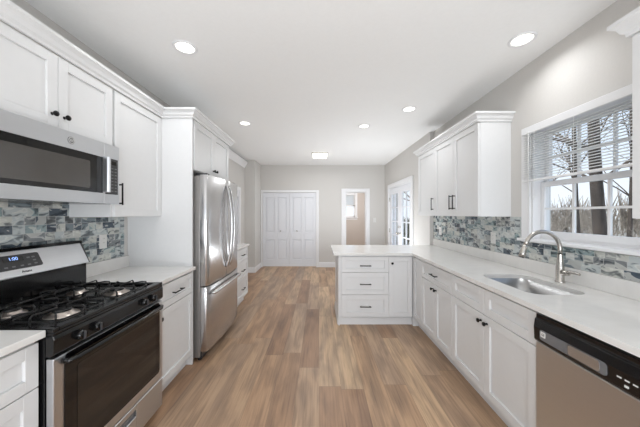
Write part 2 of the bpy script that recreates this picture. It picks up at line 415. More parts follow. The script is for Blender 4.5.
# window of the far room
fw = rootstruct('window_1', 'white window with blinds in the room beyond the doorway', 'window', (0, BY, 0))
m_ = MB(); m_.box(bwx0-.08, bwx0, -.02, 0, bwz0, bwz1+.08).box(bwx1, bwx1+.08, -.02, 0, bwz0, bwz1+.08).box(bwx0, bwx1, -.02, 0, bwz1, bwz1+.08)
m_.build('casing', 'trim_paint', fw)
m_ = MB(); m_.box(bwx0-.1, bwx1+.1, -.05, .02, bwz0-.025, bwz0); m_.box(bwx0-.08, bwx1+.08, -.018, 0, bwz0-.1, bwz0-.026); m_.build('sill', 'trim_paint', fw)
m_ = MB(); zmid = 1.70
for (a, b, c, d) in ((bwx0, bwx0+.05, bwz0, bwz1), (bwx1-.05, bwx1, bwz0, bwz1), (bwx0, bwx1, bwz0, bwz0+.05), (bwx0, bwx1, bwz1-.05, bwz1), (bwx0, bwx1, zmid-.03, zmid+.03)):
    m_.box(a, b, .05, .09, c, d)
m_.build('sash', 'trim_paint', fw)
box('glass', 'glass', (bwx0+.05, bwx1-.05, .066, .07, bwz0+.05, bwz1-.05), fw)
fb = thing('window_blind', 'white blind half lowered in the window of the room beyond the doorway', 'blind', (0, BY, 0))
m_ = MB()
for i in range(20): m_.prism([(.012, zmid+.03+i*.018), (.03, zmid+.018+i*.018), (.03, zmid+.019+i*.018), (.012, zmid+.031+i*.018)], 0, bwx0+.01, bwx1-.01)
m_.build('slats', 'blind_slat', fb)
box('head_rail', 'trim_paint', (bwx0+.005, bwx1-.005, .002, .04, bwz1-.045, bwz1-.003), fb)

# french doors (door_3); local x runs from the far jamb towards the camera, front faces -x world
fd = rootstruct('door_3', 'white glazed french double doors in the right wall', 'door', (XRF, FY1, 0), -PI/2)
fwid = FY1-FY0
m_ = MB(); casing(m_, 0, fwid, FZ, 0, .085, .085, .085); m_.build('casing', 'trim_paint', fd, .003)
m_ = MB(); m_.box(0, .02, 0, .14, 0, FZ).box(fwid-.02, fwid, 0, .14, 0, FZ).box(.02, fwid-.02, 0, .14, FZ-.02, FZ); m_.build('jamb', 'trim_paint', fd)
def french_leaf(x0, x1, hx, hinge_x):
    st, tr, br = .135, .14, .26; z0, z1 = .01, FZ-.024; y0, y1 = .012, .056
    m_ = MB()
    m_.box(x0, x0+st, y0, y1, z0, z1).box(x1-st, x1, y0, y1, z0, z1).box(x0+st, x1-st, y0, y1, z0, z0+br).box(x0+st, x1-st, y0, y1, z1-tr, z1)
    lf = m_.build('leaf', 'door_paint', fd, .003)
    gx0, gx1, gz0, gz1 = x0+st, x1-st, z0+br, z1-tr
    box('glass', 'glass', (gx0, gx1, .032, .036, gz0, gz1), lf)
    mm = MB(); 
    for k in range(1, 5):
        z = gz0+(gz1-gz0)*k/5; mm.box(gx0, gx1, y0+.006, y1-.006, z-.011, z+.011)
    xm = (gx0+gx1)/2; mm.box(xm-.01, xm+.01, y0+.007, y1-.007, gz0, gz1)
    mm.build('muntins', 'door_paint', lf)
    MB().lathe([(.026, 0), (.026, .006), (.012, .01), (.011, .03), (.024, .036), (.028, .05), (.02, .062), (0, .064)], (hx, y0, .98), (0, -1, 0), 16).build('door_knob', 'nickel', lf)
    MB().lathe([(.026, 0), (.026, .01), (.018, .016), (0, .018)], (hx, y0, 1.12), (0, -1, 0), 16).build('deadbolt', 'nickel', lf)
    for z in (.25, 1.0, 1.75):
        MB().tube([(hinge_x, .004, z-.045), (hinge_x, .004, z+.045)], .008, 8).build('hinge', 'nickel', lf)
french_leaf(.023, fwid/2-.002, fwid/2-.062, .02)
french_leaf(fwid/2+.002, fwid-.023, fwid/2+.062, fwid-.02)

# a white door in the left dining wall (door_4)
ld = rootstruct('door_4', 'white door in the left wall beyond the refrigerator', 'door', (XL, 5.0, 0), PI/2)
m_ = MB(); casing(m_, .0, .78, 1.92, 0, .075, .075, .075); m_.build('casing', 'trim_paint', ld, .003)
m_ = MB(); panel_door(m_, .003, .777, .01, 1.917, -.012, .012, 2, [(.20, .78), (.95, 1.78)]); m_.build('leaf', 'door_paint', ld)

# kitchen window (window_2): local x from the far jamb towards the camera
kw = rootstruct('window_2', 'white double hung kitchen window above the sink', 'window', (XR, WY1, 0), -PI/2)
ww = WY1-WY0
m_ = MB(); m_.box(-.09, 0, -.02, 0, WZ0-.03, WZ1+.015).box(ww, ww+.09, -.02, 0, WZ0-.03, WZ1+.015).box(0, ww, -.02, 0, WZ1, WZ1+.015); m_.build('casing', 'trim_paint', kw, .003)
m_ = MB(); m_.box(-.11, ww+.11, -.045, 0, WZ0-.022, WZ0).box(0, ww, 0, .06, WZ0-.022, WZ0+.002); m_.build('sill', 'trim_paint', kw, .003)
m_ = MB(); m_.box(0, .012, 0, .14, WZ0, WZ1).box(ww-.012, ww, 0, .14, WZ0, WZ1).box(.012, ww-.012, 0, .14, WZ1-.012, WZ1).box(.012, ww-.012, .06, .14, WZ0, WZ0+.02); m_.build('jamb', 'trim_paint', kw)
def sash(z0, z1, y0, nrow, bot):
    st = .032; x0, x1 = .014, ww-.014
    m_ = MB(); m_.box(x0, x0+st, y0, y0+.035, z0, z1).box(x1-st, x1, y0, y0+.035, z0, z1).box(x0+st, x1-st, y0, y0+.035, z0, z0+bot).box(x0+st, x1-st, y0, y0+.035, z1-.04, z1)
    sa = m_.build('sash', 'trim_paint', kw, .002)
    gx0, gx1, gz0, gz1 = x0+st, x1-st, z0+bot, z1-.04
    mm = MB()
    for k in (1, 2):
        x = gx0+(gx1-gx0)*k/3; mm.box(x-.008, x+.008, y0+.010, y0+.026, gz0, gz1)
    for k in range(1, nrow):
        z = gz0+(gz1-gz0)*k/nrow; mm.box(gx0, gx1, y0+.007, y0+.029, z-.008, z+.008)
    mm.build('muntins', 'trim_paint', sa)
    box('glass', 'glass', (gx0, gx1, y0+.016, y0+.019, gz0, gz1), sa)
sash(WZ0+.02, 1.665, .065, 2, .05)
sash(1.63, WZ1-.012, .102, 2, .04)

# ------------------------------------------------------------------ tiled backsplashes
def splash(name, parts, label):
    m_ = MB()
    for p in parts: m_.box(*p)
    struct(m_.build(name, 'glass_tile'), label, 'backsplash')
splash('trim_1', [(XL, XL+.008, .40, 1.845, .93, 1.466), (XL, XL+.008, 1.845, 2.365, 1.018, 1.372)], 'grey and teal glass tile backsplash behind the range')
splash('trim_2', [(XR-.008, XR, 2.293, YJ, 1.018, 1.374), (XR-.008, XR, 1.30, 2.293, 1.018, WZ0-.031), (XR-.008, XR, .40, 1.30, 1.018, 1.374)], 'grey and teal glass tile backsplash under the kitchen window')

# ------------------------------------------------------------------ cabinets
def shaker(mb, x0, x1, z0, z1, y=0, t=.02, rail=.057, rec=.012):
    mb.box(x0, x0+rail, y, y+t, z0, z1).box(x1-rail, x1, y, y+t, z0, z1)
    mb.box(x0+rail, x1-rail, y, y+t, z0, z0+rail).box(x0+rail, x1-rail, y, y+t, z1-rail, z1)
    mb.box(x0+rail, x1-rail, y+rec, y+t, z0+rail, z1-rail)
def bar_pull(parent, x, z, ln, vertical=False):
    m_ = MB(); h = ln/2
    if vertical:
        m_.tube([(x, -.028, z-h), (x, -.028, z+h)], .0055, 8)
        for s in (-1, 1): m_.tube([(x, 0, z+s*(h-.012)), (x, -.028, z+s*(h-.012))], .0055, 8)
    else:
        m_.tube([(x-h, -.028, z), (x+h, -.028, z)], .0055, 8)
        for s in (-1, 1): m_.tube([(x+s*(h-.012), 0, z), (x+s*(h-.012), -.028, z)], .0055, 8)
    return m_.build('pull', 'black_metal', parent)
def knob(parent, x, z):
    return MB().lathe([(.009, 0), (.007, .004), (.006, .014), (.014, .019), (.0155, .025), (.012, .030), (0, .031)], (x, 0, z), (0, -1, 0), 16).build('knob', 'black_metal', parent)
def fronts(root, fs):
    for f in fs:
        kind, x0, x1, z0, z1, h = f
        m_ = MB(); shaker(m_, x0, x1, z0, z1, rail=.05 if kind == 'drawer' and z1-z0 < .22 else .057)
        o = m_.build({'drawer': 'drawer', 'door': 'door', 'panel': 'panel'}[kind], 'cabinet_paint', root, .0015)
        if h:
            if h[0] == 'bar': bar_pull(o, h[1], h[2], .14)
            elif h[0] == 'vbar': bar_pull(o, h[1], h[2], .16, True)
            else: knob(o, h[1], h[2])
def base_cab(label, loc, rot, w, fs, depth=.60, group='base cabinets along the walls', top=.884):
    r = thing('base_cabinet', label, 'cabinet', loc, rot, group)
    if top < .884:
        c_ = MB(); c_.box(.0006, w-.0006, .0205, depth, .112, top).box(.0006, w-.0006, .0205, .04, top, .884).box(.0006, .016, .04, depth, top, .884).box(w-.016, w-.0006, .04, depth, top, .884)
        c_.build('carcass', 'cabinet_paint', r)
    else: box('carcass', 'cabinet_paint', (.0006, w-.0006, .0205, depth, .112, .884), r)
    box('toe_kick', 'cabinet_paint', (.0006, w-.0006, .07, depth, 0, .1115), r)
    fronts(r, fs); return r
LX = -1.165; RX = 1.175; g = .003
ZT0, ZT1, ZD1, ZB = .685, .866, .680, .115
# left run
base_cab('white base cabinet with drawers left of the range', (LX, .312, 0), PI/2, .772,
         [('drawer', g, .772-g, ZT0, ZT1, None), ('drawer', g, .772-g, .40, ZD1, None), ('drawer', g, .772-g, ZB, .395, None)])
base_cab('white base cabinet between range and refrigerator, one drawer over one door', (LX, 1.856, 0), PI/2, .556,
         [('drawer', g, .556-g, ZT0, ZT1, ('bar', .273, .775)), ('door', g, .556-g, ZB, ZD1, ('knob', .035, ZD1-.05))])
base_cab('small white three drawer base cabinet beyond the refrigerator', (LX, 3.436, 0), PI/2, .824,
         [('panel', g, .225-g, ZB, ZT1, None), ('drawer', .225, .824-g, ZT0, ZT1, ('bar', .53, .775)), ('drawer', .225, .824-g, .40, ZD1, ('bar', .53, .54)), ('drawer', .225, .824-g, ZB, .395, ('bar', .53, .26))])
# right run
base_cab('white base cabinet right of the dishwasher, closest to the camera', (RX, .785, 0), -PI/2, .60,
         [('drawer', g, .60-g, ZT0, ZT1, ('bar', .30, .775)), ('door', g, .60-g, ZB, ZD1, ('knob', .56, ZD1-.05))])
base_cab('wide white sink base cabinet with two false drawer fronts over two doors', (RX, 2.301, 0), -PI/2, .898,
         [('panel', g, .449-g/2, ZT0, ZT1, None), ('panel', .449+g/2, .898-g, ZT0, ZT1, None),
          ('door', g, .449-g/2, ZB, ZD1, ('knob', .415, ZD1-.05)), ('door', .449+g/2, .898-g, ZB, ZD1, ('knob', .483, ZD1-.05))], top=.66)
base_cab('white base cabinet with one long drawer over two doors beside the peninsula corner', (RX, 2.983, 0), -PI/2, .681,
         [('drawer', g, .681-g, ZT0, ZT1, ('bar', .34, .775)),
          ('door', g, .34-g/2, ZB, ZD1, ('knob', .306, ZD1-.05)), ('door', .34+g/2, .681-g, ZB, ZD1, ('knob', .375, ZD1-.05))])
base_cab('narrow plain white corner panel cabinet where the right run meets the peninsula', (RX, 3.249, 0), -PI/2, .265,
         [('panel', .004, .265-g, ZB, ZT1, None)])
# peninsula
pen = base_cab('white peninsula base cabinet with three wide drawers and a narrow door', (.262, 3.25, 0), 0, .912,
         [('drawer', .022, .612-g, .672, ZT1, ('bar', .317, .755)), ('drawer', .022, .612-g, .392, .667, ('bar', .317, .525)),
          ('drawer', .022, .612-g, ZB, .387, ('bar', .317, .245)), ('door', .612, .905, ZB, ZT1, ('knob', .65, .785))], depth=.62)
box('end_panel', 'cabinet_paint', (-.018, 0, .02, .62, .0, .884), pen)
m_ = MB(); m_.sweep([(-.018, .66), (-.018, .058), (.912, .058)], [(-.02, .0), (-.02, .10), (-.004, .10), (.0, .09), (.004, .085), (.012, .02), (.012, 0)][::-1])
m_.build('base_moulding', 'cabinet_paint', pen)
box('back_panel', 'cabinet_paint', (-.018, .912, .6205, .64, 0, .884), pen)
corner = thing('corner_base_cabinet', 'blind white corner cabinet body under the worktop where peninsula joins wall', 'cabinet', (1.1765, 3.2505, 0))
box('carcass', 'cabinet_paint', (0, XR-1.1765-.003, 0, .639, .0, .884), corner)

# worktops
def ctop(name, label, boxes, ups):
    r = thing(name, label, 'countertop')
    m_ = MB()
    for b in boxes: m_.box(*b)
    m_.build('slab', 'quartz', r, .003, 2)
    for u in ups: box('upstand', 'quartz', u, r, .002)
    return r
ctop('countertop', 'white quartz countertop left of the range, in the lower left corner', [(XL+.001, -1.142, .28, 1.088, .885, .915)], [(XL+.001, XL+.021, .28, 1.086, .9155, 1.017)])
ctop('countertop', 'white quartz countertop between range and refrigerator panel', [(XL+.001, -1.142, 1.855, 2.4135, .885, .915)], [(XL+.001, XL+.021, 1.875, 2.413, .9155, 1.017)])
ctop('countertop', 'small white quartz countertop beyond the refrigerator', [(XL+.001, -1.142, 3.435, 4.262, .885, .915)], [(XL+.001, XL+.021, 3.435, 4.26, .9155, 1.017)])
# right worktop: L with the sink cut out
SX0, SX1, SY0, SY1 = 1.285, 1.645, 1.56, 2.09
hole = rrect(SX0, SX1, SY0, SY1, .085, 7)
rt = thing('countertop', 'long white quartz countertop with the sink that wraps round onto the peninsula', 'countertop')
def face_slab(mb, poly):
    mb.prism(poly, 2, .885, .915)
m_ = MB(); XE = XR-.001
face_slab(m_, [(1.15, .28), (XE, .28), (XE, SY0), (1.15, SY0)]); face_slab(m_, [(1.15, SY1), (XE, SY1), (XE, 3.222), (1.15, 3.222)])
face_slab(m_, [(1.15, SY0), (SX0, SY0), (SX0, SY1), (1.15, SY1)]); face_slab(m_, [(SX1, SY0), (XE, SY0), (XE, SY1), (SX1, SY1)])
face_slab(m_, [(.18, 3.222), (XE, 3.222), (XE, 4.068), (.18, 4.068)])
for cx_, cy_, a0, px_, py_ in ((SX1-.085, SY1-.085, 0, SX1, SY1), (SX0+.085, SY1-.085, PI/2, SX0, SY1), (SX0+.085, SY0+.085, PI, SX0, SY0), (SX1-.085, SY0+.085, 1.5*PI, SX1, SY0)):
    ap = arc(cx_, cy_, .085, a0, a0+PI/2, 7)
    for i in range(7): face_slab(m_, [ap[i], (px_, py_), ap[i+1]])
m_.build('slab', 'quartz', rt)
box('upstand', 'quartz', (XR-.021, XR-.001, .28, 4.068, .9155, 1.017), rt, .002)

# sink
sk = thing('kitchen_sink', 'stainless undermount sink set in the right countertop', 'sink', ((SX0+SX1)/2, (SY0+SY1)/2, .70))
def rscale(d, z, r): 
    cx, cy = (SX0+SX1)/2, (SY0+SY1)/2
    return [(x-cx, y-cy, z-.70) for x, y in rrect(SX0+d, SX1-d, SY0+d, SY1-d, r, 7)]
bm = bmesh.new(); prev = None
for d, z, r in ((-.02, .8845, .1), (.002, .8845, .083), (.006, .76, .08), (.02, .715, .075), (.05, .703, .05), (.12, .70, .03)):
    ring = [bm.verts.new(p) for p in rscale(d, z, r)]
    if prev:
        for i in range(len(ring)):
            f = bm.faces.new((prev[i], prev[(i+1) % len(ring)], ring[(i+1) % len(ring)], ring[i])); f.smooth = True
    prev = ring
bm.faces.new(prev)
m_ = MB(); m_.bm.free(); m_.bm = bm; o = m_.build('bowl', 'sink_steel', sk)
so = o.modifiers.new('solid', 'SOLIDIFY'); so.thickness = .0015; so.offset = -1
MB().lathe([(.045, .002), (.045, .005), (.03, .003), (0, .002)], (0, 0, .0), (0, 0, 1), 24).build('drain', 'nickel', sk)

# faucet
fa = thing('faucet', 'brushed nickel gooseneck faucet behind the sink', 'faucet', (1.715, 1.85, .915))
MB().lathe([(.029, .0005), (.029, .008), (.0245, .014), (.0235, .11), (.021, .118), (.0175, .16), (.0165, .20)], seg=24).build('body', 'nickel', fa)
pts = [(0, 0, .195), (0, 0, .235)]+[(-.125+.125*math.cos(a), 0, .235+.125*math.sin(a)) for a in [PI*i/14*.93 for i in range(1, 15)]]
ex = Vector(pts[-1])-Vector(pts[-2]); ex.normalize(); end = Vector(pts[-1])
MB().tube(pts, .0135, 14).build('spout', 'nickel', fa)
MB().tube([end-ex*.002, end+ex*.015, end+ex*.06, end+ex*.085], [.0145, .017, .020, .021], 14).build('spray_head', 'nickel', fa)
MB().tube([end+ex*.0855, end+ex*.092], [.017, .016], 14).build('spray_nozzle', 'dark_grey', fa)
lv = MB().tube([(0, -.02, .075), (0, -.05, .076), (0, -.062, .077)], [.020, .020, .018], 14).build('handle_hub', 'nickel', fa)
MB().tube([(0, -.05, .078), (-.002, -.08, .088), (-.004, -.115, .090), (-.006, -.145, .086)], [.014, .011, .010, .008], 10).build('lever', 'nickel', fa)

# wall (upper) cabinets
CRP = [(0, .0), (.012, .0), (.014, .016), (.026, .024), (.034, .045), (.046, .058), (.056, .062), (.056, .08), (0, .08)]
def upper(label, loc, rot, w, depth, z0, z1, fs, group='white wall cabinets'):
    r = thing('wall_cabinet', label, 'cabinet', loc, rot, group)
    box('carcass', 'cabinet_paint', (.0006, w-.0006, .0205, depth, z0, z1), r)
    fronts(r, fs); return r
UX = -1.46; UZ1 = 2.29
ud = UX-XL-.001
upper('white double wall cabinet above the microwave with two black knobs', (UX, 1.07, 0), PI/2, .773, ud, 1.872, UZ1,
      [('door', g, .3865-g/2, 1.875, UZ1-.006, ('knob', .352, 1.95)), ('door', .3865+g/2, .773-g, 1.875, UZ1-.006, ('knob', .421, 1.95))])
upper('white single door wall cabinet right of the microwave', (UX, 1.8455, 0), PI/2, .5685, ud, 1.378, UZ1,
      [('door', g+.012, .5685-g, 1.381, UZ1-.006, ('vbar', .05, 1.545))])
upper('white wall cabinet left of the microwave at the photo edge', (UX, .30, 0), PI/2, .767, ud, 1.378, UZ1,
      [('door', g, .767-g, 1.381, UZ1-.006, None)])
RUX = 1.49; RZ1 = 2.262; rd = XR-RUX-.001
upper('long white three door wall cabinet on the right wall between window and french doors', (RUX, 3.91, 0), -PI/2, 1.476, rd, 1.376, RZ1,
      [('door', g, .56-g/2, 1.379, RZ1-.005, ('vbar', .52, 1.53)), ('door', .56+g/2, 1.02-g/2, 1.379, RZ1-.005, ('vbar', .985, 1.53)),
       ('door', 1.02+g/2, 1.476-g, 1.379, RZ1-.005, ('vbar', 1.058, 1.53))])
upper('white wall cabinet right of the kitchen window, cut by the right photo edge', (RUX+.005, 1.245, 0), -PI/2, .80, rd-.005, 1.376, RZ1-.01,
      [('door', g, .40-g/2, 1.379, RZ1-.015, None), ('door', .40+g/2, .80-g, 1.379, RZ1-.015, None)])
# refrigerator enclosure
FC = -1.178
fr = thing('refrigerator_cabinet', 'tall white panel and deep white cabinet over the refrigerator', 'cabinet', (FC, 2.415, 0), PI/2)
fdp = FC-XL-.001
box('side_panel', 'cabinet_paint', (0, .02, 0, fdp, 0, UZ1), fr, .001)
box('carcass', 'cabinet_paint', (.0205, .9975, .0205, fdp, 1.815, UZ1), fr)
box('side_panel', 'cabinet_paint', (.998, 1.018, .0205, fdp, 0, UZ1), fr)
fronts(fr, [('door', .05, .51-g/2, 1.82, UZ1-.006, ('knob', .475, 1.875)), ('door', .51+g/2, .975, 1.82, UZ1-.006, ('knob', .545, 1.875))])
# crowns
def crown(label, path, z):
    tag(MB().sweep(path, [(o, z+h) for o, h in CRP]).build('crown_moulding', 'cabinet_paint'), label, 'moulding')
crown('white crown moulding along the tops of the left wall cabinets and refrigerator cabinet', [(UX, .28), (UX, 2.415), (FC, 2.415), (FC, 3.434), (XL+.001, 3.434)], UZ1+.001)
crown('white crown moulding on the long right wall cabinet', [(XR-.001, 3.91), (RUX, 3.91), (RUX, 2.434), (XR-.001, 2.434)], RZ1+.001)
crown('white crown moulding at the top right photo edge', [(XR-.001, 1.245), (RUX+.005, 1.245), (RUX+.005, .44)][::1], RZ1-.009)

# ------------------------------------------------------------------ range
RW = .763
rg = thing('gas_range', 'black and stainless freestanding gas range', 'range', (-1.115, 1.090, 0), PI/2)
RD = .64
box('body', 'black_enamel', (0, RW, .035, RD-.02, .03, .885), rg)
for x in (.05, RW-.05):
    for y in (.06, RD-.1):
        MB().lathe([(.016, 0), (.018, .012), (.01, .014), (.01, .031)], (x, y, 0), seg=12).build('foot', 'rubber', rg)
# cooktop tray with raised lip
m_ = MB(); m_.box(0, RW, .0, RD-.10, .886, .900)
m_.box(0, .028, .0, RD-.10, .900, .916).box(RW-.028, RW, .0, RD-.10, .900, .916).box(.028, RW-.028, .0, .045, .900, .916).box(.028, RW-.028, RD-.12, RD-.10, .900, .916)
m_.build('cooktop', 'black_enamel', rg, .004, 2)
# front control panel, sloped
pnl = MB().prism([(.0, .886), (.034, .886), (.034, .795), (.008, .795), (-.004, .81), (-.004, .87)], 0, 0, RW).build('control_panel', 'black_enamel', rg, .003)
for x in (.115, .205, .555, .645):
    kb = MB().lathe([(.021, 0), (.022, .006), (.019, .020), (.017, .022), (0, .022)], (x, -.005, .842), (0, -1, 0), 20).build('burner_knob', 'black_enamel', rg)
    box('grip', 'dark_grey', (x-.005, x+.005, -.036, -.0275, .824, .860), kb, .002)
# oven door
od = MB(); oz0, oz1 = .245, .788
od.box(0.002, RW-.002, .0, .033, oz0, oz1)
dr = od.build('oven_door', 'steel', rg, .004, 2)
MB().prism(rrect(.048, RW-.040, oz0+.055, oz1-.002, .02, 4), 1, -.004, .0).build('door_glass', 'black_gloss', dr)
MB().prism(rrect(.105, RW-.085, oz0+.095, oz1-.075, .018, 4), 1, -.0055, -.004).build('viewing_window', 'oven_glass', dr)
hz = oz1-.03
MB().tube([(.05, -.004, hz), (.052, -.022, hz), (.075, -.033, hz), (RW/2, -.036, hz), (RW-.070, -.033, hz), (RW-.047, -.022, hz), (RW-.045, -.004, hz)], .0135, 10).build('handle', 'black_enamel', dr)
sd = MB()
sd.box(.002, .25, .0, .033, .045, .238).box(.50, RW-.002, .0, .033, .045, .238).box(.25, .50, .0, .033, .045, .165).box(.25, .50, .0, .033, .205, .238).box(.25, .50, .022, .033, .165, .205)
sdo = sd.build('storage_drawer', 'steel', rg, .003)
MB().box(.255, .495, .012, .0215, .168, .202).build('pull_recess', 'mid_grey', sdo)
# back guard: black riser, sloped stainless console with rounded ends
MB().box(.0, RW, RD-.10, RD-.012, .886, 1.075).build('back_riser', 'black_enamel', rg, .004)
MB().prism([(RD-.135, 1.062), (RD-.128, 1.058), (RD-.03, 1.075), (RD-.012, 1.15), (RD-.012, 1.20), (RD-.055, 1.202), (RD-.068, 1.196)], 0, .018, RW-.018).build('console', 'steel', rg, .004, 2)
for x0, x1 in ((0, .0175), (RW-.0175, RW)):
    MB().prism([(RD-.128, 1.057), (RD-.03, 1.072), (RD-.012, 1.15), (RD-.012, 1.205), (RD-.055, 1.207), (RD-.066, 1.2)], 0, x0, x1).build('console_end', 'dark_grey', rg, .006, 2)
MB().prism([(RD-.072, 1.197), (RD-.058, 1.203), (RD-.012, 1.201), (RD-.012, 1.211), (RD-.058, 1.213)], 0, .0, RW).build('top_trim', 'black_enamel', rg)
# display on the sloped face: face runs from (RD-.135,1.062) to (RD-.068,1.196)
fp = Vector((0, RD-.135, 1.062)); fv_ = Vector((0, .067, .134)); ft = math.atan2(.134, .067)
cons = bpy.data.objects.new('display', None)
def on_face(mb_poly, name, m, off, th, parent):
    o = MB().prism(mb_poly, 2, off, off+th).build(name, m, parent)
    o.location = fp; o.rotation_euler = (ft, 0, 0); return o
dsp = on_face(rrect(.185, .455, .042, .125, .01, 3), 'display', 'dark_grey', .0005, .003, rg)
on_face(rrect(.275, .37, .088, .115, .003, 2), 'screen', 'black_gloss', .0036, .0008, rg).name = 'clock_screen'
tx = text('clock_digits', '1:00', .026, 'clock_glow', rg, fp+fv_.normalized()*.102+Vector((.322, 0, 0))+Vector((0, -.134, .067)).normalized()*.005, (ft, 0, 0), .0003)
for i, (bx, by) in enumerate(((.27, .06), (.30, .06), (.335, .058), (.37, .058), (.41, .058), (.445, .058), (.48, .06), (.48, .08), (.48, .10), (.455, .10), (.265, .10), (.295, .10), (.265, .08))):
    bx -= .06; on_face([(bx-.008, by-.004), (bx+.008, by-.004), (bx+.008, by+.004), (bx-.008, by+.004)], 'button', 'mid_grey', .0036, .0006, rg)
text('brand_lettering', 'Amana', .018, 'black_enamel', rg, fp+fv_.normalized()*.023+Vector((.36, 0, 0))+Vector((0, -.134, .067)).normalized()*.001, (ft, 0, 0), .0004, .2)
# burners and grates
def burner(x, y, r):
    b = MB().lathe([(r*1.55, .9005), (r*1.5, .905), (r*1.05, .907), (r, .918), (r*.85, .920), (0, .920)], (x, y, 0), seg=28).build('burner', 'aluminium', rg)
    MB().lathe([(r*.82, .9205), (r*.84, .927), (r*.7, .931), (0, .932)], (x, y, 0), seg=24).build('burner_cap', 'cast_iron', b)
def grate(x, y, w, d):
    m_ = MB(); z = .942; rr = .0044
    a = [(x+px, y+py, z-.022) for px, py in rrect(-w/2, w/2, -d/2, d/2, .045, 4)]
    m_.tube(a, rr, 6, closed=True)
    for ang in (0, PI/2, PI, 1.5*PI):
        c, s = math.cos(ang), math.sin(ang); R = (w/2 if abs(c) > .5 else d/2)
        P = lambda q, zz: (x+c*q, y+s*q, zz)
        m_.tube([P(R, z-.022), P(R+.001, z-.006), P(R-.008, z+.004), P(R-.025, z+.002), P(.03, z), P(.022, z-.004)], rr, 6)
        m_.tube([P(R, z-.022), P(R+.004, z-.036), P(R+.004, .9165-.016)], rr, 6)
    for sx_ in (-1, 1):
        for sy_ in (-1, 1):
            X = x+sx_*w/2; Y = y+sy_*d/2
            m_.tube([(X-sx_*.013, Y-sy_*.013, z-.022), (X-sx_*.015, Y-sy_*.015, z-.002), (X-sx_*.03, Y-sy_*.03, z+.002), (X-sx_*.06, Y-sy_*.06, z)], rr, 6)
    m_.build('grate', 'cast_iron', rg)
for bx in (.205, RW-.205):
    for by, br in ((.165, .044), (.415, .036)):
        burner(bx, by, br); grate(bx, by, .285, .225)

# ------------------------------------------------------------------ microwave
mw = thing('microwave', 'stainless over-the-range microwave with dark glass door', 'microwave', (-1.416, 1.085, 1.468), PI/2)
MWW, MH = .759, .402; md = -1.416-XL-.001
box('body', 'dark_grey', (.001, MWW-.001, .03, md, .006, MH), mw)
DWX = .628
m_ = MB(); m_.box(.0, DWX, .0, .029, .0, .07).box(.0, DWX, .0, .029, .305, MH).box(.0, .02, .0, .029, .07, .305).box(DWX-.008, DWX, .0, .029, .07, .305)
md_ = m_.build('door', 'steel', mw, .002)
box('door_glass', 'black_gloss', (.02, DWX-.008, .002, .029, .07, .305), md_)
MB().prism(rrect(.06, .525, .095, .262, .01, 3), 1, .0008, .002).build('viewing_window', 'microwave_glass', md_)
m_ = MB(); m_.prism([(DWX-.012, .0), (DWX-.012, -.030), (DWX-.004, -.042), (DWX+.006, -.042), (DWX+.010, -.03), (DWX+.002, .0)], 2, .075, .31); m_.build('handle', 'steel', mw, .004, 2)
m_ = MB(); m_.box(DWX+.003, MWW, .0, .029, .0, .066).box(DWX+.003, MWW, .0, .029, .308, MH).box(DWX+.003, DWX+.012, .0, .029, .066, .308).box(MWW-.012, MWW, .0, .029, .066, .308)
cp = m_.build('control_panel', 'steel', mw, .002)
box('keypad', 'dark_grey', (DWX+.012, MWW-.012, .001, .029, .066, .308), cp)
for r_ in range(8):
    for c_ in range(3):
        box('button', 'mid_grey', (DWX+.030+c_*.030, DWX+.048+c_*.030, .0002, .001, .085+r_*.022, .092+r_*.022), cp)
box('clock_screen', 'black_gloss', (DWX+.028, MWW-.026, .0002, .001, .268, .294), cp)
MB().box(.01, MWW-.01, .05, md-.02, .0, .0055).build('vent_grille', 'black_enamel', mw)
em = MB().lathe([(.021, 0), (.021, .002), (.0185, .0026), (0, .0026)], (.40, .0, .352), (0, -1, 0), 28).build('emblem', 'mid_grey', md_)
MB().tube([(.40+.017*math.cos(a), -.003, .352+.017*math.sin(a)) for a in [2*PI*i/24 for i in range(24)]], .0014, 6, closed=True).build('emblem_ring', 'pale_plastic', em)
text('emblem_lettering', 'GE', .019, 'pale_plastic', em, (.40, -.0034, .352), (PI/2, 0, 0), .0004, .3)

# ------------------------------------------------------------------ refrigerator
FRX = -1.03; FW = .93
rf = thing('refrigerator', 'stainless french door refrigerator with bottom freezer', 'refrigerator', (FRX, 2.460, 0), PI/2)
box('body', 'fridge_side', (.004, FW-.004, .10, -(XL-FRX)-.02, .035, 1.765), rf, .006, 2)
box('base_grille', 'dark_grey', (.02, FW-.02, .085, .0995, .02, .09), rf)
for x in (.05, FW-.05):
    for y in (.12, .62): MB().lathe([(.02, 0), (.02, .035)], (x, y, 0), seg=12).lathe([(0, 0), (.02, 0)], (x, y, 0), seg=12).build('foot', 'rubber', rf)
def yface(x):   # gently crowned front
    t = (x-FW/2)/(FW/2); return .028*t*t
def bow_door(x0, x1, z0, z1, name):
    n = 12; rc = .018
    fr_ = []
    for i in range(n+1):
        x = x0+(x1-x0)*i/n; y = yface(x)
        if i == 0: fr_ += [(x0, yface(x0)+rc), (x0+rc*.3, yface(x0)+rc*.3)]
        elif i == n: fr_ += [(x1-rc*.3, yface(x1)+rc*.3), (x1, yface(x1)+rc)]
        else: fr_.append((x, y))
    poly = fr_+[(x1, .098), (x0, .098)]
    o = MB().prism(poly, 2, z0, z1).build(name, 'fridge_steel', rf, .004, 2)
    for p in o.data.polygons:
        if abs(p.normal.z) < .5: p.use_smooth = True
    return o
cx = FW/2
dl = bow_door(.0, cx-.003, .715, 1.775, 'door'); dr_ = bow_door(cx+.003, FW, .715, 1.775, 'door'); fz = bow_door(.0, FW, .095, .705, 'freezer_drawer')
